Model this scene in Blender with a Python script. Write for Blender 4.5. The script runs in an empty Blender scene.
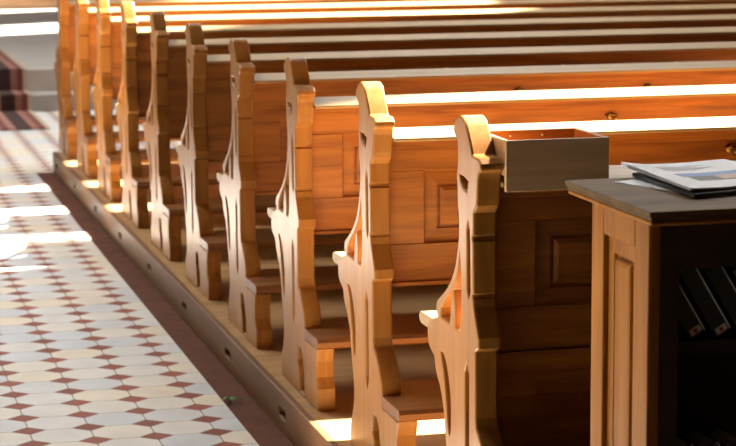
import bpy, bmesh, math, random
from mathutils import Vector, Matrix
random.seed(4)
scn = bpy.context.scene
COL = scn.collection
PITCH = 0.8514          # pew spacing
NPEW = 10
PEW_L = 4.0
TH = 0.05            # thickness of a pew end
FZ = -0.1144         # tile floor (pew platform top is z = 0)

# ------------------------------------------------------------------ materials
def nt(name):
    m = bpy.data.materials.new(name); m.use_nodes = True
    n = m.node_tree; n.nodes.clear()
    out = n.nodes.new('ShaderNodeOutputMaterial'); b = n.nodes.new('ShaderNodeBsdfPrincipled')
    n.links.new(b.outputs[0], out.inputs[0])
    return m, n, b
def ramp(n, stops):
    r = n.nodes.new('ShaderNodeValToRGB')
    el = r.color_ramp.elements
    while len(el) < len(stops): el.new(0.5)
    for e, (p, c) in zip(el, stops):
        e.position = p; e.color = (*c, 1)
    return r
def wood(name, axis, dark, light, rough=0.38, coat=0.25, scale=1.0, bump=0.05, spec=0.5):
    m, n, b = nt(name)
    tc = n.nodes.new('ShaderNodeTexCoord'); oi = n.nodes.new('ShaderNodeObjectInfo')
    off = n.nodes.new('ShaderNodeVectorMath'); off.operation = 'SCALE'
    cmb = n.nodes.new('ShaderNodeCombineXYZ')
    for i in range(3): n.links.new(oi.outputs['Random'], cmb.inputs[i])
    n.links.new(cmb.outputs[0], off.inputs[0]); off.inputs['Scale'].default_value = 37.0
    add = n.nodes.new('ShaderNodeVectorMath'); n.links.new(tc.outputs['Object'], add.inputs[0]); n.links.new(off.outputs[0], add.inputs[1])
    mp = n.nodes.new('ShaderNodeMapping'); n.links.new(add.outputs[0], mp.inputs[0])
    sc = [26.0*scale]*3; sc[axis] = 2.2*scale
    mp.inputs['Scale'].default_value = sc
    n1 = n.nodes.new('ShaderNodeTexNoise'); n1.inputs['Scale'].default_value = 1.0; n1.inputs['Detail'].default_value = 5; n1.inputs['Distortion'].default_value = 0.8
    n.links.new(mp.outputs[0], n1.inputs['Vector'])
    mp2 = n.nodes.new('ShaderNodeMapping'); n.links.new(add.outputs[0], mp2.inputs[0])
    sc = [240.0*scale]*3; sc[axis] = 9.0*scale
    mp2.inputs['Scale'].default_value = sc
    n2 = n.nodes.new('ShaderNodeTexNoise'); n2.inputs['Scale'].default_value = 1.0; n2.inputs['Detail'].default_value = 2
    n.links.new(mp2.outputs[0], n2.inputs['Vector'])
    mix = n.nodes.new('ShaderNodeMath'); mix.operation = 'MULTIPLY_ADD'
    n.links.new(n2.outputs[0], mix.inputs[0]); mix.inputs[1].default_value = 0.35; n.links.new(n1.outputs[0], mix.inputs[2])
    r = ramp(n, [(0.42, dark), (0.86, light)])
    n.links.new(mix.outputs[0], r.inputs[0]); n.links.new(r.outputs[0], b.inputs['Base Color'])
    b.inputs['Roughness'].default_value = rough
    b.inputs['Specular IOR Level'].default_value = spec; b.inputs['Coat Weight'].default_value = coat; b.inputs['Coat Roughness'].default_value = 0.25
    bp = n.nodes.new('ShaderNodeBump'); bp.inputs['Strength'].default_value = bump; bp.inputs['Distance'].default_value = 0.002
    n.links.new(mix.outputs[0], bp.inputs['Height']); n.links.new(bp.outputs[0], b.inputs['Normal'])
    return m
def plain(name, col, rough=0.5, metal=0.0, noise=0.0, nscale=20):
    m, n, b = nt(name)
    b.inputs['Roughness'].default_value = rough; b.inputs['Metallic'].default_value = metal
    if noise:
        tc = n.nodes.new('ShaderNodeTexCoord'); t = n.nodes.new('ShaderNodeTexNoise')
        t.inputs['Scale'].default_value = nscale; t.inputs['Detail'].default_value = 4
        n.links.new(tc.outputs['Object'], t.inputs['Vector'])
        r = ramp(n, [(0.3, tuple(c*(1-noise) for c in col)), (0.7, tuple(min(1, c*(1+noise)) for c in col))])
        n.links.new(t.outputs[0], r.inputs[0]); n.links.new(r.outputs[0], b.inputs['Base Color'])
    else:
        b.inputs['Base Color'].default_value = (*col, 1)
    return m

OAK_D, OAK_L = (0.185, 0.051, 0.006), (0.44, 0.150, 0.019)
M_endz = wood('oak_end_grain_upright', 2, (0.30, 0.118, 0.020), (0.43, 0.185, 0.038), rough=0.33, coat=0.06, spec=0.27)
M_oakx = wood('oak_long', 0, OAK_D, OAK_L)
M_oakz = wood('oak_upright', 2, OAK_D, OAK_L)
M_cap = wood('oak_cap', 0, (0.33, 0.205, 0.085), (0.47, 0.32, 0.145), rough=0.45, coat=0.1, spec=0.35)
M_kneel = wood('kneeler_oak', 0, (0.15, 0.052, 0.010), (0.29, 0.105, 0.022), rough=0.42)
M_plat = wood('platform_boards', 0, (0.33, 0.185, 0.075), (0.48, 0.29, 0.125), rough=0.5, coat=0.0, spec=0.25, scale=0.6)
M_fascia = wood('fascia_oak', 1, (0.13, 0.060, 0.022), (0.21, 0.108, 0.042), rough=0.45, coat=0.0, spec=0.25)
M_deskz = wood('desk_oak_upright', 2, (0.29, 0.108, 0.013), (0.46, 0.19, 0.028), rough=0.5, coat=0.0, spec=0.12)
M_desky = wood('desk_oak_flat', 1, (0.29, 0.108, 0.013), (0.46, 0.19, 0.028), rough=0.5, coat=0.0, spec=0.12)
M_desktop = wood('desk_top_oak', 0, (0.115, 0.065, 0.026), (0.19, 0.115, 0.05), rough=0.62, coat=0.0, spec=0.15)
M_deskin = wood('desk_shaded_oak', 0, (0.030, 0.016, 0.007), (0.055, 0.032, 0.014), rough=0.55, coat=0.0)  # shade of the desk front and inside put into the colour; back darkened too
M_box = wood('box_oak', 0, (0.62, 0.38, 0.18), (0.78, 0.52, 0.28), rough=0.5, coat=0.1)
M_boxy = wood('box_oak_side', 1, (0.62, 0.38, 0.18), (0.78, 0.52, 0.28), rough=0.5, coat=0.1)
M_brass = plain('brass', (0.42, 0.26, 0.08), 0.38, 1.0)
M_steel = plain('steel', (0.75, 0.75, 0.75), 0.3, 1.0)
M_plaster = plain('plaster', (0.55, 0.50, 0.43), 0.9, noise=0.08, nscale=2)
M_darkwall = plain('dark_plaster', (0.22, 0.17, 0.13), 0.9, noise=0.08, nscale=2)
M_gallery = plain('gallery_wood', (0.04, 0.025, 0.014), 0.7, noise=0.2, nscale=4)  # kept dark so the unseen gallery throws little bounce on the first pew
M_stone = plain('step_stone', (0.40, 0.38, 0.35), 0.6, noise=0.12, nscale=6)
M_upper = plain('chancel_stone', (0.50, 0.46, 0.42), 0.45, noise=0.12, nscale=3)
M_terra = plain('terracotta_border', (0.105, 0.029, 0.011), 0.9, noise=0.25, nscale=14)
M_dais = wood('dais_wood', 0, (0.20, 0.11, 0.05), (0.34, 0.19, 0.09))
M_book = plain('book_cloth', (0.050, 0.050, 0.048), 0.45, noise=0.2, nscale=60)
M_page = plain('book_pages', (0.70, 0.66, 0.55), 0.7)
M_bookedge = plain('book_edge_glint', (0.86, 0.88, 0.95), 0.5)  # pale colour standing in for light caught on the spine edge
M_lab = plain('spine_sticker', (0.72, 0.68, 0.60), 0.6)
M_red = plain('sticker_red', (0.55, 0.05, 0.03), 0.6)
M_paper = plain('paper_white', (0.88, 0.90, 0.95), 0.55)
M_blue = plain('print_blue', (0.10, 0.25, 0.62), 0.4)
M_pdark = plain('print_dark', (0.045, 0.05, 0.06), 0.4)
M_flesh = plain('print_tan', (0.52, 0.36, 0.27), 0.4)
M_grey = plain('print_grey', (0.55, 0.56, 0.60), 0.5)
M_leaf = plain('leaf_green', (0.22, 0.46, 0.12), 0.5, noise=0.2, nscale=80)

def tile_material():
    m, n, b = nt('octagon_tiles')
    L = n.links.new
    def math_(op, a, bb=None, c=None):
        k = n.nodes.new('ShaderNodeMath'); k.operation = op
        for i, v in enumerate((a, bb, c)):
            if v is None: continue
            if isinstance(v, (int, float)): k.inputs[i].default_value = v
            else: L(v, k.inputs[i])
        return k.outputs[0]
    tc = n.nodes.new('ShaderNodeTexCoord'); sp = n.nodes.new('ShaderNodeSeparateXYZ')
    L(tc.outputs['Object'], sp.inputs[0])
    u = math_('DIVIDE', math_('SUBTRACT', sp.outputs[0], -0.5705), 0.1715)
    v = math_('DIVIDE', math_('SUBTRACT', sp.outputs[1], 2.206), 0.1572)
    ru = math_('ROUND', u); rv = math_('ROUND', v)
    fu = math_('ABSOLUTE', math_('SUBTRACT', u, ru)); fv = math_('ABSOLUTE', math_('SUBTRACT', v, rv))
    d = math_('ADD', fu, fv)
    red = math_('LESS_THAN', d, 0.28)
    g1 = math_('LESS_THAN', math_('MINIMUM', fu, fv), 0.010)
    g2 = math_('LESS_THAN', math_('ABSOLUTE', math_('SUBTRACT', d, 0.286)), 0.010)
    notred = math_('SUBTRACT', 1.0, red)
    grout = math_('MAXIMUM', math_('MULTIPLY', g1, notred), g2)
    cmb = n.nodes.new('ShaderNodeCombineXYZ')
    L(math_('FLOOR', u), cmb.inputs[0]); L(math_('FLOOR', v), cmb.inputs[1])
    wn = n.nodes.new('ShaderNodeTexWhiteNoise'); wn.noise_dimensions = '2D'; L(cmb.outputs[0], wn.inputs['Vector'])
    rw = ramp(n, [(0.0, (0.63, 0.67, 0.72)), (0.5, (0.75, 0.745, 0.72)), (1.0, (0.79, 0.73, 0.60))]); L(wn.outputs['Value'], rw.inputs[0])
    cm2 = n.nodes.new('ShaderNodeCombineXYZ'); L(ru, cm2.inputs[0]); L(rv, cm2.inputs[1])
    wn2 = n.nodes.new('ShaderNodeTexWhiteNoise'); wn2.noise_dimensions = '2D'; L(cm2.outputs[0], wn2.inputs['Vector'])
    rr = ramp(n, [(0.0, (0.22, 0.050, 0.026)), (1.0, (0.34, 0.082, 0.042))]); L(wn2.outputs['Value'], rr.inputs[0])
    ns = n.nodes.new('ShaderNodeTexNoise'); ns.inputs['Scale'].default_value = 9; ns.inputs['Detail'].default_value = 4
    L(tc.outputs['Object'], ns.inputs['Vector'])
    def mix(f, a, bb):
        k = n.nodes.new('ShaderNodeMix'); k.data_type = 'RGBA'; L(f, k.inputs[0])
        for i, s in ((6, a), (7, bb)):
            if isinstance(s, tuple): k.inputs[i].default_value = (*s, 1)
            else: L(s, k.inputs[i])
        return k.outputs[2]
    c = mix(red, rw.outputs[0], rr.outputs[0])
    c = mix(grout, c, (0.20, 0.16, 0.13))
    k = n.nodes.new('ShaderNodeMix'); k.data_type = 'RGBA'; k.blend_type = 'MULTIPLY'; k.inputs[0].default_value = 0.35
    L(c, k.inputs[6]); rn = ramp(n, [(0.3, (0.7, 0.68, 0.65)), (0.65, (1, 1, 1))]); L(ns.outputs[0], rn.inputs[0]); L(rn.outputs[0], k.inputs[7])
    L(k.outputs[2], b.inputs['Base Color'])
    b.inputs['Roughness'].default_value = 0.55
    b.inputs['Specular IOR Level'].default_value = 0.25
    return m
M_tile = tile_material()

def carpet_material():
    m, n, b = nt('striped_runner'); L = n.links.new
    tc = n.nodes.new('ShaderNodeTexCoord'); sp = n.nodes.new('ShaderNodeSeparateXYZ'); L(tc.outputs['Object'], sp.inputs[0])
    k = n.nodes.new('ShaderNodeMath'); k.operation = 'MULTIPLY'; k.inputs[1].default_value = 4.2; L(sp.outputs[0], k.inputs[0])
    f = n.nodes.new('ShaderNodeMath'); f.operation = 'FRACT'; L(k.outputs[0], f.inputs[0])
    r = ramp(n, [(0.0, (0.045, 0.02, 0.018)), (0.22, (0.30, 0.13, 0.10)), (0.42, (0.17, 0.05, 0.04)), (0.6, (0.36, 0.18, 0.14)), (0.8, (0.05, 0.025, 0.02))])
    r.color_ramp.interpolation = 'CONSTANT'
    L(f.outputs[0], r.inputs[0])
    g = n.nodes.new('ShaderNodeMath'); g.operation = 'GREATER_THAN'; g.inputs[1].default_value = 0.142; L(sp.outputs[0], g.inputs[0])
    mx = n.nodes.new('ShaderNodeMix'); mx.data_type = 'RGBA'; L(g.outputs[0], mx.inputs[0]); L(r.outputs[0], mx.inputs[6]); mx.inputs[7].default_value = (0.50, 0.40, 0.30, 1)
    L(mx.outputs[2], b.inputs['Base Color']); b.inputs['Roughness'].default_value = 0.9
    return m
M_carpet = carpet_material()

# ------------------------------------------------------------------ helpers
def link(name, me, mat=None, parent=None):
    o = bpy.data.objects.new(name, me); COL.objects.link(o)
    if mat is not None and not me.materials: me.materials.append(mat)
    if parent: o.parent = parent
    return o
def tag(o, label=None, cat=None, group=None, kind=None):
    for k, v in (('label', label), ('category', cat), ('group', group), ('kind', kind)):
        if v: o[k] = v
    return o
def empty(name, loc=(0, 0, 0), rz=0.0):
    o = bpy.data.objects.new(name, None); COL.objects.link(o); o.location = loc; o.rotation_euler = (0, 0, rz); o.empty_display_size = 0.1
    return o
def bm_box(bm, lo, hi, mat=0):
    vs = [bm.verts.new((x, y, z)) for x in (lo[0], hi[0]) for y in (lo[1], hi[1]) for z in (lo[2], hi[2])]
    for f in ((0, 1, 3, 2), (4, 6, 7, 5), (0, 4, 5, 1), (2, 3, 7, 6), (0, 2, 6, 4), (1, 5, 7, 3)):
        bm.faces.new([vs[i] for i in f]).material_index = mat
    return vs
def done(bm, name, bevel=0.0, seg=2, smooth=False):
    if bevel:
        bmesh.ops.bevel(bm, geom=list(bm.edges), offset=bevel, segments=seg, profile=0.5, affect='EDGES', clamp_overlap=True)
    bmesh.ops.recalc_face_normals(bm, faces=bm.faces)
    me = bpy.data.meshes.new(name); bm.to_mesh(me); bm.free()
    if smooth:
        for p in me.polygons: p.use_smooth = True
    return me
def box(name, lo, hi, mat, parent=None, bevel=0.0, seg=2):
    bm = bmesh.new(); bm_box(bm, lo, hi)
    return link(name, done(bm, name, bevel, seg), mat, parent)
def sweep(name, prof, x0, x1, mat, parent=None, bevel=0.0):
    """closed (y,z) profile swept along x"""
    bm = bmesh.new()
    a = [bm.verts.new((x0, y, z)) for y, z in prof]; b = [bm.verts.new((x1, y, z)) for y, z in prof]
    n = len(prof)
    for i in range(n):
        j = (i+1) % n; bm.faces.new((a[i], a[j], b[j], b[i]))
    bm.faces.new(a[::-1]); bm.faces.new(b)
    if bevel:
        bmesh.ops.bevel(bm, geom=list(bm.edges), offset=bevel, segments=2, profile=0.5, affect='EDGES', clamp_overlap=True)
    return link(name, done(bm, name), mat, parent)
def catmull(pts, k=4):
    out = []
    P = [pts[0]] + list(pts) + [pts[-1]]
    for i in range(1, len(P)-2):
        p0, p1, p2, p3 = P[i-1], P[i], P[i+1], P[i+2]
        for s in range(k):
            t = s/k
            out.append(tuple(0.5*((2*p1[c]) + (-p0[c]+p2[c])*t + (2*p0[c]-5*p1[c]+4*p2[c]-p3[c])*t*t + (-p0[c]+3*p1[c]-3*p2[c]+p3[c])*t**3) for c in (0, 1)))
    out.append(pts[-1])
    return out
def cutout_mesh(name, splines, thick, bevel):
    """flat outline with holes in (y,z) given real thickness along +x from 0"""
    cu = bpy.data.curves.new(name, 'CURVE'); cu.dimensions = '2D'; cu.fill_mode = 'BOTH'
    cu.extrude = thick/2 - bevel; cu.bevel_depth = bevel; cu.bevel_resolution = 1; cu.offset = -bevel
    for pts in splines:
        s = cu.splines.new('POLY'); s.points.add(len(pts)-1); s.use_cyclic_u = True
        for p, q in zip(s.points, pts): p.co = (q[0], q[1], 0, 1)
    tmp = bpy.data.objects.new(name+'_c', cu); COL.objects.link(tmp)
    dg = bpy.context.evaluated_depsgraph_get(); dg.update()
    me = bpy.data.meshes.new_from_object(tmp.evaluated_get(dg))
    bpy.data.objects.remove(tmp); bpy.data.curves.remove(cu)
    for v in me.vertices:
        a, b, c = v.co; v.co = (c + thick/2, a, b)      # (y,z,depth) -> x,y,z
    bm = bmesh.new(); bm.from_mesh(me)
    bmesh.ops.remove_doubles(bm, verts=bm.verts, dist=1e-5)
    bmesh.ops.recalc_face_normals(bm, faces=bm.faces); bm.to_mesh(me); bm.free()
    me.name = name; me.materials.clear()
    for p in me.polygons: p.use_smooth = False
    return me
def tube(bm, pts, r, n=8, mat=0):
    rings = []
    for i, p in enumerate(pts):
        p = Vector(p); t = (Vector(pts[min(i+1, len(pts)-1)]) - Vector(pts[max(i-1, 0)])).normalized()
        a = t.orthogonal().normalized(); b = t.cross(a)
        if rings:   # keep the frame from twisting
            pa = rings[-1][1]; a = (pa - t*pa.dot(t)).normalized(); b = t.cross(a)
        rr = r[i] if isinstance(r, (list, tuple)) else r
        rings.append(([bm.verts.new(p + a*math.cos(2*math.pi*k/n)*rr + b*math.sin(2*math.pi*k/n)*rr) for k in range(n)], a))
    for (A, _), (B, _) in zip(rings, rings[1:]):
        for k in range(n): bm.faces.new((A[k], A[(k+1) % n], B[(k+1) % n], B[k]))
    bm.faces.new(rings[0][0][::-1]); bm.faces.new(rings[-1][0])

# ------------------------------------------------------------------ the setting
f = box('floor', (-6.5, -8.0, FZ-0.2), (5.6, 11.20, FZ), M_tile); f['kind'] = 'structure'
t = box('trim_1', (-0.141, -3.0, FZ), (-0.049, 7.74, FZ+0.002), M_terra); t['kind'] = 'structure'
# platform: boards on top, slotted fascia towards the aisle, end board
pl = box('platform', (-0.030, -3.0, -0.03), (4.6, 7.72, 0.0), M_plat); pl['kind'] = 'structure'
def slot_hole(yc, zc=-0.060, ln=0.095, h=0.026):
    r = h/2; pts = []
    for k in range(9):
        a = -math.pi/2 + math.pi*k/8; pts.append((yc + ln/2 - r + r*math.cos(a), zc + r*math.sin(a)))
    for k in range(9):
        a = math.pi/2 + math.pi*k/8; pts.append((yc - ln/2 + r + r*math.cos(a), zc + r*math.sin(a)))
    return pts
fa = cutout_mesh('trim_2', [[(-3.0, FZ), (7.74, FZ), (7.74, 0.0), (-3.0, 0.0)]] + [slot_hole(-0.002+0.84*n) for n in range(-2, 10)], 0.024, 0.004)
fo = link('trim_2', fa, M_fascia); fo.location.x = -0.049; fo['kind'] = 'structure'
e_ = box('trim_3', (-0.024, 7.72, FZ), (4.6, 7.74, 0.0), M_fascia); e_['kind'] = 'structure'
s1 = box('step_1', (-6.5, 11.20, -0.40), (5.0, 11.53, 0.0), M_stone); s1['kind'] = 'structure'
s2 = box('floor_2', (-6.5, 11.53, -0.40), (5.0, 31.0, 0.155), M_upper); s2['kind'] = 'structure'
d1 = box('step_2', (-6.5, 19.9, 0.155), (5.0, 31.0, 0.285), M_dais); d1['kind'] = 'structure'
d2 = box('step_3', (-6.5, 21.7, 0.285), (5.0, 31.0, 0.42), M_dais); d2['kind'] = 'structure'

# right-hand wall with tall arched windows (sun comes through them)
def arch(y0, y1, z0, z1):
    r = (y1-y0)/2; yc = (y0+y1)/2
    pts = [(y0, z0), (y1, z0)]
    for k in range(13):
        a = math.pi*k/12; pts.append((yc + r*math.cos(a), z1 - r + r*math.sin(a)))
    return pts
WINS = [(2.48, 4.15, 2.6, 9.0), (7.45, 9.9, 4.5, 9.2), (17.9, 19.3, 3.6, 8.6), (21.5, 22.6, 3.6, 8.6)]
wr = cutout_mesh('wall_right', [[(-8.0, -0.4), (31.0, -0.4), (31.0, 12.5), (-8.0, 12.5)]] + [arch(*w) for w in WINS], 0.22, 0.01)
wo = link('wall_right', wr, M_darkwall); wo.location.x = 5.0; wo['kind'] = 'structure'
wl = box('wall_left', (-6.8, -8.0, -0.4), (-6.5, 31.0, 12.5), M_darkwall); wl['kind'] = 'structure'
wf = box('wall_front', (-6.8, 31.0, -0.4), (5.3, 31.3, 12.5), M_darkwall); wf['kind'] = 'structure'
wb = box('wall_back', (-6.5, -8.3, -0.4), (5.2, -8.0, 12.5), M_gallery); wb['kind'] = 'structure'
rf = box('ceiling', (-6.8, -8.3, 12.5), (5.3, 31.0, 12.8), M_darkwall); rf['kind'] = 'structure'
ga = box('ceiling', (-6.5, -8.0, 2.3), (5.0, 0.05, 2.6), M_gallery); ga['kind'] = 'structure'  # unseen low gallery, its height and edge shaped to shade the near end

# ------------------------------------------------------------------ pews
near_side = [(-0.272, 0.0), (-0.272, 0.062), (-0.252, 0.092), (-0.250, 0.134), (-0.258, 0.158), (-0.262, 0.171), (-0.108, 0.171), (-0.106, 0.205)]
bracket = catmull([(-0.106, 0.210), (-0.098, 0.238), (-0.075, 0.268), (-0.048, 0.292), (-0.030, 0.305), (-0.022, 0.325)])
upright = [(-0.022, 0.465), (-0.030, 0.470), (-0.045, 0.476), (-0.046, 0.498), (-0.012, 0.556), (-0.009, 0.572), (-0.005, 0.575), (-0.005, 0.581),
           (-0.012, 0.585), (-0.012, 0.692), (-0.006, 0.696), (-0.006, 0.702), (-0.014, 0.707), (-0.015, 0.752), (-0.036, 0.769), (-0.040, 0.782)]
shoulder = catmull([(-0.046, 0.825), (-0.052, 0.838), (-0.066, 0.846), (-0.066, 0.858)]) + [(-0.050, 0.868), (-0.010, 0.870)]
scroll = catmull([(-0.007, 0.872), (0.006, 0.890), (0.028, 0.915), (0.048, 0.934), (0.074, 0.943), (0.100, 0.939), (0.126, 0.926), (0.137, 0.910), (0.128, 0.898), (0.110, 0.890), (0.103, 0.876),
                  (0.101, 0.851), (0.110, 0.817), (0.108, 0.790), (0.105, 0.758), (0.096, 0.727), (0.099, 0.690), (0.106, 0.668), (0.120, 0.637), (0.150, 0.599), (0.205, 0.560), (0.284, 0.523)])
nub = [(0.290, 0.505), (0.277, 0.488), (0.345, 0.470), (0.364, 0.455)]
far_side = catmull([(0.364, 0.440), (0.360, 0.418), (0.335, 0.402), (0.308, 0.392), (0.298, 0.371), (0.278, 0.350), (0.255, 0.330), (0.230, 0.291), (0.218, 0.243), (0.197, 0.190), (0.190, 0.150), (0.194, 0.121), (0.214, 0.085), (0.230, 0.060), (0.236, 0.0)])
outline = near_side + bracket + upright + shoulder + scroll + nub + far_side
dia = [(0.087, 0.818), (0.058, 0.818), (0.024, 0.811), (0.030, 0.790), (0.058, 0.793), (0.076, 0.803)]
slot_up = [(0.024, 0.728), (0.013, 0.712), (0.012, 0.586), (0.024, 0.570), (0.036, 0.586), (0.036, 0.712)]
slot_lo = [(0.042, 0.430), (0.026, 0.408), (0.025, 0.215), (0.041, 0.190), (0.056, 0.215), (0.056, 0.408)]
arm = catmull([(0.091, 0.650), (0.103, 0.622), (0.126, 0.592), (0.168, 0.560), (0.214, 0.534), (0.245, 0.512)], 3) + [(0.247, 0.494)] + \
      [(0.176, 0.491)] + catmull([(0.172, 0.505), (0.168, 0.530), (0.155, 0.556), (0.144, 0.568), (0.135, 0.556), (0.127, 0.530), (0.128, 0.505)], 3) + [(0.130, 0.490), (0.100, 0.489)] + \
      catmull([(0.093, 0.505), (0.084, 0.550), (0.083, 0.600), (0.088, 0.640)], 3)
tear = catmull([(0.250, 0.414), (0.232, 0.388), (0.215, 0.340), (0.202, 0.295), (0.192, 0.262), (0.179, 0.246), (0.171, 0.270), (0.172, 0.325), (0.188, 0.368), (0.212, 0.400), (0.236, 0.416)], 3)
foot = [(-0.012, 0.134), (-0.010, 0.092), (-0.024, 0.072), (-0.036, 0.010), (-0.092, 0.010), (-0.090, 0.066), (-0.078, 0.092), (-0.074, 0.112), (-0.052, 0.134)]
def settle(pts):
    out = []
    for y, z in pts:
        k = min(1.0, max(0.0, (0.85 - z)/0.4))
        yy = (0.93*y if y > 0 else y) - (0.008*k if y > -0.2 else 0.0)
        out.append((yy, z - 0.0015*min(1.0, z/0.1)))
    return out
END = cutout_mesh('pew_end', [settle(q) for q in (outline, dia, slot_up, slot_lo, arm, tear, foot)], TH, 0.0045)
END.materials.append(M_endz)

NB = 7; STILE = 0.09
x0, x1 = TH, PEW_L - TH
PW = ((x1-x0) - (NB+1)*STILE)/NB
PZ0, PZ1 = 0.548, 0.728
def frame_mesh():
    bm = bmesh.new()
    bm_box(bm, (x0, 0.0, PZ1), (x1, 0.030, 0.806))
    bm_box(bm, (x0, 0.0, 0.455), (x1, 0.030, PZ0))
    for k in range(NB+1):
        xa = x0 + k*(STILE+PW); bm_box(bm, (xa, 0.0005, PZ0), (xa+STILE, 0.030, PZ1))
    bm_box(bm, (x0, -0.007, 0.4455), (x1, 0.030, 0.455))
    bm_box(bm, (x0, -0.030, 0.790), (x1, 0.0, 0.806))      # moulding under the cap
    bm_box(bm, (x0, -0.018, 0.778), (x1, 0.0, 0.790))
    return done(bm, 'backrest', 0.0015, 1)
def panel_mesh():
    """raised and fielded panel, origin at its lower left; front faces -y"""
    bm = bmesh.new(); w, h = PW, PZ1-PZ0
    rings = [(0.0, 0.010), (0.004, 0.013), (0.034, 0.010), (0.036, 0.017), (0.041, 0.017), (0.043, 0.010), (0.052, 0.006)]
    prev = None
    for ins, y in rings:
        q = [bm.verts.new(p) for p in ((ins, y, ins), (w-ins, y, ins), (w-ins, y, h-ins), (ins, y, h-ins))]
        if prev:
            for i in range(4): bm.faces.new((prev[i], prev[(i+1) % 4], q[(i+1) % 4], q[i]))
        else: first = q
        prev = q
    bm.faces.new(prev)
    b = [bm.verts.new((p.co.x, 0.028, p.co.z)) for p in first]
    for i in range(4): bm.faces.new((first[(i+1) % 4], first[i], b[i], b[(i+1) % 4]))
    bm.faces.new(b[::-1])
    return done(bm, 'back_panel')
FRAME, PANEL = frame_mesh(), panel_mesh()
FRAME.materials.append(M_oakx); PANEL.materials.append(M_oakx)
def hook_mesh():
    bm = bmesh.new()
    bmesh.ops.create_cone(bm, cap_ends=True, segments=16, radius1=0.013, radius2=0.010, depth=0.006, matrix=Matrix.Rotation(math.pi/2, 4, 'X') @ Matrix.Translation((0, 0, 0.003)))
    tube(bm, [(0, -0.004, 0.0), (0, -0.020, -0.004), (0, -0.030, -0.012), (0, -0.036, -0.006), (0, -0.038, 0.004)], [0.0045, 0.004, 0.004, 0.004, 0.005])
    tube(bm, [(-0.016, -0.003, 0.003), (-0.006, -0.016, 0.005), (0.006, -0.016, 0.005), (0.016, -0.003, 0.003)], 0.003)
    return done(bm, 'hook', smooth=True)
HOOK = hook_mesh(); HOOK.materials.append(M_brass)
ORD = ['first', 'second', 'third', 'fourth', 'fifth', 'sixth', 'seventh', 'eighth', 'ninth', 'last']
LAB = ['nearest oak pew, its back in deep shade, open wooden box on its top rail',
       'second oak pew, right behind the boxed one, its top rail brilliantly sunlit',
       'third oak pew from the camera, honey panelled back and half sunlit top rail',
       'fourth oak pew from the camera, unlit tan top rail, orange panelled back',
       'fifth oak pew from the camera, first with a dark brown back',
       'sixth oak pew from the camera, midway along the row, dark back',
       'seventh oak pew from the camera, fourth from the far end of the row',
       'eighth oak pew from the camera, third from the far end of the row',
       'ninth oak pew from the camera, last but one before the altar steps',
       'farthest oak pew, at the end of the platform near the altar steps']
def make_pew():
    r = empty('church_pew')
    link('end_panel', END, None, r)
    e = link('end_panel', END, None, r); e.location.x = PEW_L - TH
    bk = link('backrest', FRAME, None, r)
    for k in range(NB):
        p = link('back_panel', PANEL, None, bk); p.location = (x0 + STILE + k*(STILE+PW), 0.0, PZ0)
    sweep('top_rail', [(-0.058, 0.806), (-0.062, 0.810), (-0.061, 0.8145), (0.056, 0.828), (0.060, 0.824), (0.060, 0.806)], x0, x1, M_cap, r)
    def sw(pr, xa, xb):
        a = [bm.verts.new((xa, y, z)) for y, z in pr]; b = [bm.verts.new((xb, y, z)) for y, z in pr]; n = len(pr)
        for i in range(n): bm.faces.new((a[i], a[(i+1) % n], b[(i+1) % n], b[i]))
        bm.faces.new(a[::-1]); bm.faces.new(b)
    bm = bmesh.new()
    nose = [(0.410, 0.467), (0.424, 0.465), (0.432, 0.459), (0.433, 0.451), (0.426, 0.443), (0.412, 0.440)]
    sw([(0.032, 0.440), (0.032, 0.466)] + nose, x0, x1)
    sw([(0.200, 0.440), (0.200, 0.467)] + nose, 0.010, x0); sw([(0.200, 0.440), (0.200, 0.467)] + nose, x1, PEW_L-0.010)
    link('seat', done(bm, 'seat'), M_cap, r)
    bm = bmesh.new()
    prof = [(-0.268, 0.172), (-0.276, 0.178), (-0.277, 0.190), (-0.270, 0.199), (-0.262, 0.200), (0.020, 0.200), (0.020, 0.172)]
    sw(prof, x0, x1)
    tab = prof[:5] + [(-0.110, 0.200), (-0.110, 0.172)]
    sw(tab, 0.0, x0); sw(tab, x1, PEW_L)
    link('kneeler', done(bm, 'kneeler'), M_kneel, r)
    for k in range(7):
        h = link('hook', HOOK, None, r); h.location = (0.940 + 0.447*k, 0.0, 0.752)
        h['label'] = 'small brass bag hook'
    return r
def copy_tree(o, parent=None):
    c = o.copy(); COL.objects.link(c)
    if parent: c.parent = parent
    for ch in list(o.children): copy_tree(ch, c)
    return c
proto = make_pew()
others = [copy_tree(proto) for n in range(1, NPEW)]
# the first pew is closed down to the platform behind
bm = bmesh.new()
bm_box(bm, (x0, -0.004, 0.0), (x1, 0.026, 0.10)); bm_box(bm, (x0, -0.004, 0.40), (x1, 0.026, 0.445))
for k in range(NB+1):
    xa = x0 + k*(STILE+PW); bm_box(bm, (xa, -0.0035, 0.10), (xa+STILE, 0.026, 0.40))
bm_box(bm, (x0+STILE, 0.012, 0.10), (x1-STILE, 0.022, 0.40))
link('lower_back', done(bm, 'lower_back'), M_oakx, proto)
for n in range(NPEW):
    o = proto if n == 0 else others[n-1]
    o.location = (0, n*PITCH, 0)
    tag(o, LAB[n], 'pew', 'oak church pews in a row')

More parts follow.
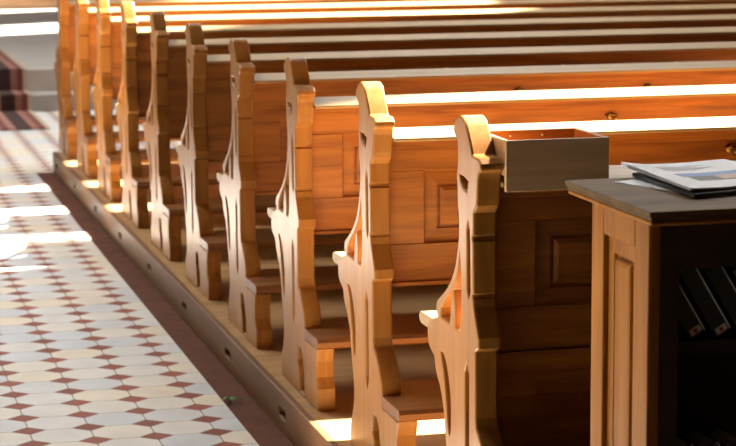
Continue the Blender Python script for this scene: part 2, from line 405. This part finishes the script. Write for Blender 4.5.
# ------------------------------------------------------------------ wooden box hung on the first pew's top rail
bx = empty('wooden_box', (0.0515, -0.075, 0.799))
tag(bx, 'open-topped pale oak box on the top rail of the nearest pew', 'box')
W, D, H = 0.2195, 0.200, 0.104
zb = 0.031
box('front_board', (0, 0, 0), (W, 0.012, H), M_box, bx, 0.001, 1)
box('back_board', (0, D-0.012, zb), (W, D, H), M_oakx, bx, 0.001, 1)
box('side_board', (0, 0.012, zb), (0.010, D-0.012, H), M_boxy, bx, 0.001, 1)
box('side_board', (W-0.010, 0.012, zb), (W, D-0.012, H), M_oakx, bx, 0.001, 1)
box('bottom_board', (0.010, 0.012, zb), (W-0.010, D-0.012, zb+0.008), M_oakx, bx)
for xs in (0.070, 0.140):
    for zs in (0.066, 0.092):
        bm = bmesh.new(); bmesh.ops.create_uvsphere(bm, u_segments=10, v_segments=6, radius=0.003, matrix=Matrix.Translation((xs, D-0.013, zs)))
        link('screw', done(bm, 'screw', smooth=True), M_steel, bx)

# ------------------------------------------------------------------ book cabinet with a table top
TX0, TX1, TY0, TY1, TZ = 0.073, 1.70, -0.803, -0.368, 0.860
cab = empty('book_cabinet', (TX0, TY0, 0.0))
tag(cab, 'oak book cabinet with dark open shelves in the right foreground', 'cabinet')
w, dpt = TX1-TX0, TY1-TY0
bm = bmesh.new(); bm_box(bm, (0, 0, TZ-0.010), (w, dpt, TZ)); bm_box(bm, (0.004, 0.004, TZ-0.017), (w-0.004, dpt-0.004, TZ-0.010)); 
link('table_top', done(bm, 'table_top', 0.002, 2), M_desktop, cab)
bm = bmesh.new(); bm_box(bm, (0.004, 0.004, TZ-0.026), (w-0.004, dpt-0.004, TZ-0.017))
link('moulding', done(bm, 'moulding', 0.004, 2), M_deskz, cab)
cx0, cx1, cy0, cy1, cz = 0.022, w-0.022, 0.060, dpt-0.090, TZ-0.026
def side(xa, sgn):
    """framed side panel in the y-z plane, outer face at xa"""
    xi = xa + sgn*0.022
    lo_, hi_ = min(xa, xi), max(xa, xi)
    bm = bmesh.new()
    bm_box(bm, (lo_, cy0, 0), (hi_, cy0+0.065, cz)); bm_box(bm, (lo_, cy1-0.062, 0), (hi_, cy1, cz))
    bm_box(bm, (lo_, cy0+0.065, cz-0.055), (hi_, cy1-0.062, cz)); bm_box(bm, (lo_, cy0+0.065, 0), (hi_, cy1-0.062, 0.09))
    s = link('side_panel', done(bm, 'side_panel', 0.002, 1), M_deskz, cab)
    y0_, y1_, z0_, z1_ = cy0+0.065, cy1-0.062, 0.09, cz-0.055
    bm = bmesh.new(); prev = None
    for ins, dx in [(0, 0.010), (0.030, 0.010), (0.033, 0.016), (0.038, 0.016), (0.041, 0.008), (0.048, 0.006)]:
        x = xa + sgn*dx
        q = [bm.verts.new((x, a, b)) for a, b in ((y0_+ins, z0_+ins), (y1_-ins, z0_+ins), (y1_-ins, z1_-ins), (y0_+ins, z1_-ins))]
        if prev:
            for i in range(4): bm.faces.new((prev[i], prev[(i+1) % 4], q[(i+1) % 4], q[i]))
        else: first = q
        prev = q
    bm.faces.new(prev)
    b = [bm.verts.new((xi, p.co.y, p.co.z)) for p in first]
    for i in range(4): bm.faces.new((first[(i+1) % 4], first[i], b[i], b[(i+1) % 4]))
    bm.faces.new(b[::-1])
    link('raised_field', done(bm, 'raised_field'), M_deskz, s)
side(cx0, 1); side(cx1, -1)
bm = bmesh.new()
bm_box(bm, (cx0+0.022, cy0, 0), (cx0+0.058, cy0+0.022, cz)); bm_box(bm, (cx1-0.058, cy0, 0), (cx1-0.022, cy0+0.022, cz))
bm_box(bm, (cx0+0.058, cy0, 0.748), (cx1-0.058, cy0+0.022, cz)); bm_box(bm, (cx0+0.058, cy0, 0), (cx1-0.058, cy0+0.022, 0.09))
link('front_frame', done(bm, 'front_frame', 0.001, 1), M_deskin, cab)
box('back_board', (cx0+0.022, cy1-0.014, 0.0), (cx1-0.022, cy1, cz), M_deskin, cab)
SH1, SH2 = 0.614, 0.292
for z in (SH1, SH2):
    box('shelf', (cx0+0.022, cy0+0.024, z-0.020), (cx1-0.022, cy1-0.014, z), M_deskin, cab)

# hymn books leaning on the shelves
def make_book():
    b = empty('hymn_book')
    bw, bh, bd = 0.030, 0.140, 0.105
    bm = bmesh.new()
    bm_box(bm, (0, 0, 0), (bw, 0.003, bh)); bm_box(bm, (0, 0.003, 0), (0.003, bd, bh)); bm_box(bm, (bw-0.003, 0.003, 0), (bw, bd, bh))
    link('cover', done(bm, 'cover', 0.0008, 1), M_book, b)
    box('pages', (0.003, 0.003, 0.003), (bw-0.003, bd-0.004, bh-0.003), M_page, b)
    box('edge_glint', (bw-0.0016, -0.0010, 0.002), (bw+0.0012, 0.0016, bh-0.002), M_bookedge, b)  # painted highlight strip along the spine's right edge
    lb = box('spine_label', (0.004, -0.0006, 0.004), (bw-0.004, 0.0002, 0.016), M_lab, b)
    box('red_mark', (0.011, -0.0012, 0.006), (0.018, -0.0005, 0.013), M_red, lb)
    lb['label'] = 'pale sticker with a red mark'
    return b
bproto = make_book()
TILT = math.radians(31)
first = True
def put_book(x, z, y, lab, grp):
    global first
    o = bproto if first else copy_tree(bproto); first = False
    o.location = (x, y, z + 0.0005); o.rotation_euler = (0, -TILT, 0)
    tag(o, lab, 'book', grp)
BX = TX0 + cx0 + 0.022
cnt = ['leftmost', 'second from left', 'third from left', 'fourth from left', 'fifth from left']
for k in range(4):
    put_book(BX + 0.0740 + 0.049*k, SH1, TY0 + cy0 + 0.035, 'dark hymn book leaning on the upper cabinet shelf, %s of its row' % cnt[k], 'hymn books on the upper shelf')
for k in range(4):
    put_book(BX + 0.0740 + 0.049*k, SH2, TY0 + cy0 + 0.035, 'dark hymn book leaning on the lower cabinet shelf, %s of its row' % cnt[k], 'hymn books on the lower shelf')

# ------------------------------------------------------------------ papers on the cabinet
def sheet(name, c, z0, curl, mat, parent=None, thick=0.0012, n=14, sub=(0, 1, 0, 1), lift=0.0):
    """bent sheet between corners c = (near-left, near-right, far-right, far-left); curl lifts the left edge"""
    NL, NR, FR, FL = [Vector((*p, 0)) for p in c]
    bm = bmesh.new(); top, bot = [], []
    for i in range(n+1):
        u = sub[0] + (sub[1]-sub[0])*i/n; rt, rb = [], []
        for j in range(9):
            v = sub[2] + (sub[3]-sub[2])*j/8
            p = NL*(1-u)*(1-v) + NR*u*(1-v) + FR*u*v + FL*(1-u)*v
            zz = z0 + lift + curl*(max(0, 1-u/0.55)**2)*(0.30+0.70*v)
            rt.append(bm.verts.new((p.x, p.y, zz+thick))); rb.append(bm.verts.new((p.x, p.y, zz)))
        top.append(rt); bot.append(rb)
    for i in range(n):
        for j in range(8):
            bm.faces.new((top[i][j], top[i+1][j], top[i+1][j+1], top[i][j+1])); bm.faces.new((bot[i][j], bot[i][j+1], bot[i+1][j+1], bot[i+1][j]))
    for j in range(8):
        bm.faces.new((top[0][j], top[0][j+1], bot[0][j+1], bot[0][j])); bm.faces.new((top[n][j+1], top[n][j], bot[n][j], bot[n][j+1]))
    for i in range(n):
        bm.faces.new((top[i+1][0], top[i][0], bot[i][0], bot[i+1][0])); bm.faces.new((top[i][8], top[i+1][8], bot[i+1][8], bot[i][8]))
    return link(name, done(bm, name, smooth=False), mat, parent)
pap = sheet('paper_sheet', [(0.235, -0.680), (0.45, -0.590), (0.37, -0.36), (0.150, -0.425)], TZ+0.0003, 0.0, M_paper)
tag(pap, 'pale loose sheet lying flat under the dark booklet on the cabinet top', 'paper')
QD = [(0.203, -0.684), (0.462, -0.600), (0.440, -0.290), (0.200, -0.390)]
bk_ = sheet('booklet', QD, TZ+0.002, 0.003, M_pdark, thick=0.007)
tag(bk_, 'dark booklet under the white magazine on the cabinet top', 'booklet')
QM = [(0.200, -0.672), (0.470, -0.590), (0.440, -0.262), (0.192, -0.350)]
mg = empty('magazine', (0, 0, 0))
tag(mg, 'open white magazine with a blue photograph and curled left edge', 'magazine')
ZM = TZ + 0.0110
for k in range(3):
    sheet('page', QM, ZM + 0.0012*k, 0.010 + 0.002*k, M_paper, mg, thick=0.0010)
pg = sheet('printed_photo', QM, ZM + 0.0038, 0.014, M_blue, mg, thick=0.0003, sub=(0.20, 1.0, 0.42, 0.55))
sheet('photo_dark_area', QM, ZM + 0.0038, 0.014, M_pdark, pg, thick=0.0003, sub=(0.24, 1.0, 0.26, 0.419))  # dark printed area of the magazine picture
sheet('photo_figure', QM, ZM + 0.0042, 0.014, M_flesh, pg, thick=0.0003, sub=(0.46, 0.66, 0.27, 0.43))
sheet('photo_figure', QM, ZM + 0.0042, 0.014, M_flesh, pg, thick=0.0003, sub=(0.74, 0.9, 0.28, 0.42))
for q in range(4):
    sheet('text_line', QM, ZM + 0.0038, 0.014, M_grey, mg, thick=0.0002, sub=(0.22, 0.58+0.1*(q % 2), 0.70+0.045*q, 0.712+0.045*q))

# ------------------------------------------------------------------ leaf on the floor
bm = bmesh.new()
for ang, ln in ((0.4, 0.034), (1.7, 0.028), (2.8, 0.03)):
    c_, s_ = math.cos(ang), math.sin(ang); L_ = []; R_ = []; Mid = []
    for i in range(7):
        t_ = i/6; wv = 0.010*math.sin(math.pi*min(1, t_*0.98+0.02)); zz = 0.004 + 0.010*math.sin(math.pi*t_)
        px, py = ln*t_*c_, ln*t_*s_
        Mid.append(bm.verts.new((px, py, zz))); L_.append(bm.verts.new((px-s_*wv, py+c_*wv, zz+0.003))); R_.append(bm.verts.new((px+s_*wv, py-c_*wv, zz+0.003)))
    for i in range(6):
        bm.faces.new((Mid[i], Mid[i+1], L_[i+1], L_[i])); bm.faces.new((R_[i], R_[i+1], Mid[i+1], Mid[i]))
bmesh.ops.solidify(bm, geom=list(bm.faces), thickness=0.0012)
lf = link('leaf', done(bm, 'leaf'), M_leaf); lf.location = (-0.124, 2.06, FZ+0.003)
tag(lf, 'small green leaf lying on the red floor border beside the platform', 'leaf')

# ------------------------------------------------------------------ carpet runner over the chancel steps
prof = [(9.98, FZ), (11.19, FZ), (11.19, 0.0), (11.52, 0.0), (11.52, 0.155), (13.8, 0.155)]
e2 = 0.012
prof_t = [(13.8, 0.155+e2), (11.52-e2, 0.155+e2), (11.52-e2, e2), (11.19-e2, e2), (11.19-e2, FZ+e2), (9.98, FZ+e2)]
prof = [(9.98, FZ+0.0005), (11.1985, FZ+0.0005), (11.1985, 0.0005), (11.5285, 0.0005), (11.5285, 0.1555), (13.8, 0.1555)]
cp = sweep('carpet_runner', (prof + prof_t)[::-1], -3.2, 0.17, M_carpet)
tag(cp, 'dark red striped carpet runner climbing the steps beyond the aisle', 'carpet')

# ------------------------------------------------------------------ light
def light(name, typ, loc, energy, col, **kw):
    d = bpy.data.lights.new(name, typ); d.energy = energy; d.color = col
    for k, v in kw.items(): setattr(d, k, v)
    o = bpy.data.objects.new(name, d); COL.objects.link(o); o.location = loc
    return o
sun = light('sun', 'SUN', (8, 8, 14), 60.0, (1.0, 0.93, 0.82), angle=math.radians(1.2))
sun.rotation_euler = Vector((-1.0, -0.5, -1.3)).to_track_quat('-Z', 'Y').to_euler()
def aim(o, d):
    # local -Z along d, local X kept horizontal
    z = -Vector(d).normalized(); x = Vector((0, 0, 1)).cross(z).normalized(); y = z.cross(x)
    o.rotation_euler = Matrix((x, y, z)).transposed().to_euler()
a1 = light('left_fill', 'AREA', (-4.0, 8.5, 10.5), 450.0, (1.0, 0.95, 0.87), shape='RECTANGLE', size=5.0, size_y=4.0, spread=math.radians(120))  # unseen lamp added to brighten the aisle floor and pew ends
aim(a1, (0.38, -0.58, -1.0))
a3 = light('right_windows_sky', 'AREA', (4.6, 9.0, 7.6), 600.0, (1.0, 0.97, 0.93), shape='RECTANGLE', size=9.0, size_y=3.5, spread=math.radians(140))
aim(a3, (-1.0, -0.45, -1.1))
a2 = light('high_fill', 'AREA', (-1.5, 20.0, 12.0), 800.0, (1.0, 0.97, 0.93), shape='RECTANGLE', size=7.0, size_y=9.0)  # added soft lamp high ahead for floor and rails; no window built there
aim(a2, (0.1, -1.0, -0.8))
w_ = bpy.data.worlds.new('World'); scn.world = w_; w_.use_nodes = True
bg = w_.node_tree.nodes['Background']; bg.inputs[0].default_value = (0.80, 0.87, 1.0, 1); bg.inputs[1].default_value = 0.02

# ------------------------------------------------------------------ camera
F_PX, TH_, PS_, RO_ = 2183.1, 0.1505, 0.2468, -0.0070
cd = bpy.data.cameras.new('camera'); co = bpy.data.objects.new('camera', cd); COL.objects.link(co)
cd.sensor_width = 36.0; cd.lens = F_PX/736.0*36.0
Fv = Vector((math.sin(PS_)*math.cos(TH_), math.cos(PS_)*math.cos(TH_), -math.sin(TH_)))
Rv = Vector((math.cos(PS_), -math.sin(PS_), 0)); Uv = Rv.cross(Fv)
R2 = math.cos(RO_)*Rv + math.sin(RO_)*Uv; U2 = R2.cross(Fv)
mw = Matrix((R2, U2, -Fv)).transposed().to_4x4(); mw.translation = (-1.28204, -4.22856, 1.39868)
co.matrix_world = mw
cd.clip_start = 0.05; cd.clip_end = 200
cd.dof.use_dof = True; cd.dof.focus_distance = 4.75; cd.dof.aperture_fstop = 9.0
scn.camera = co
vs = scn.view_settings
vs.view_transform = 'Standard'; vs.look = 'None'; vs.gamma = 1.0; vs.use_curve_mapping = False; vs.exposure = 0.0
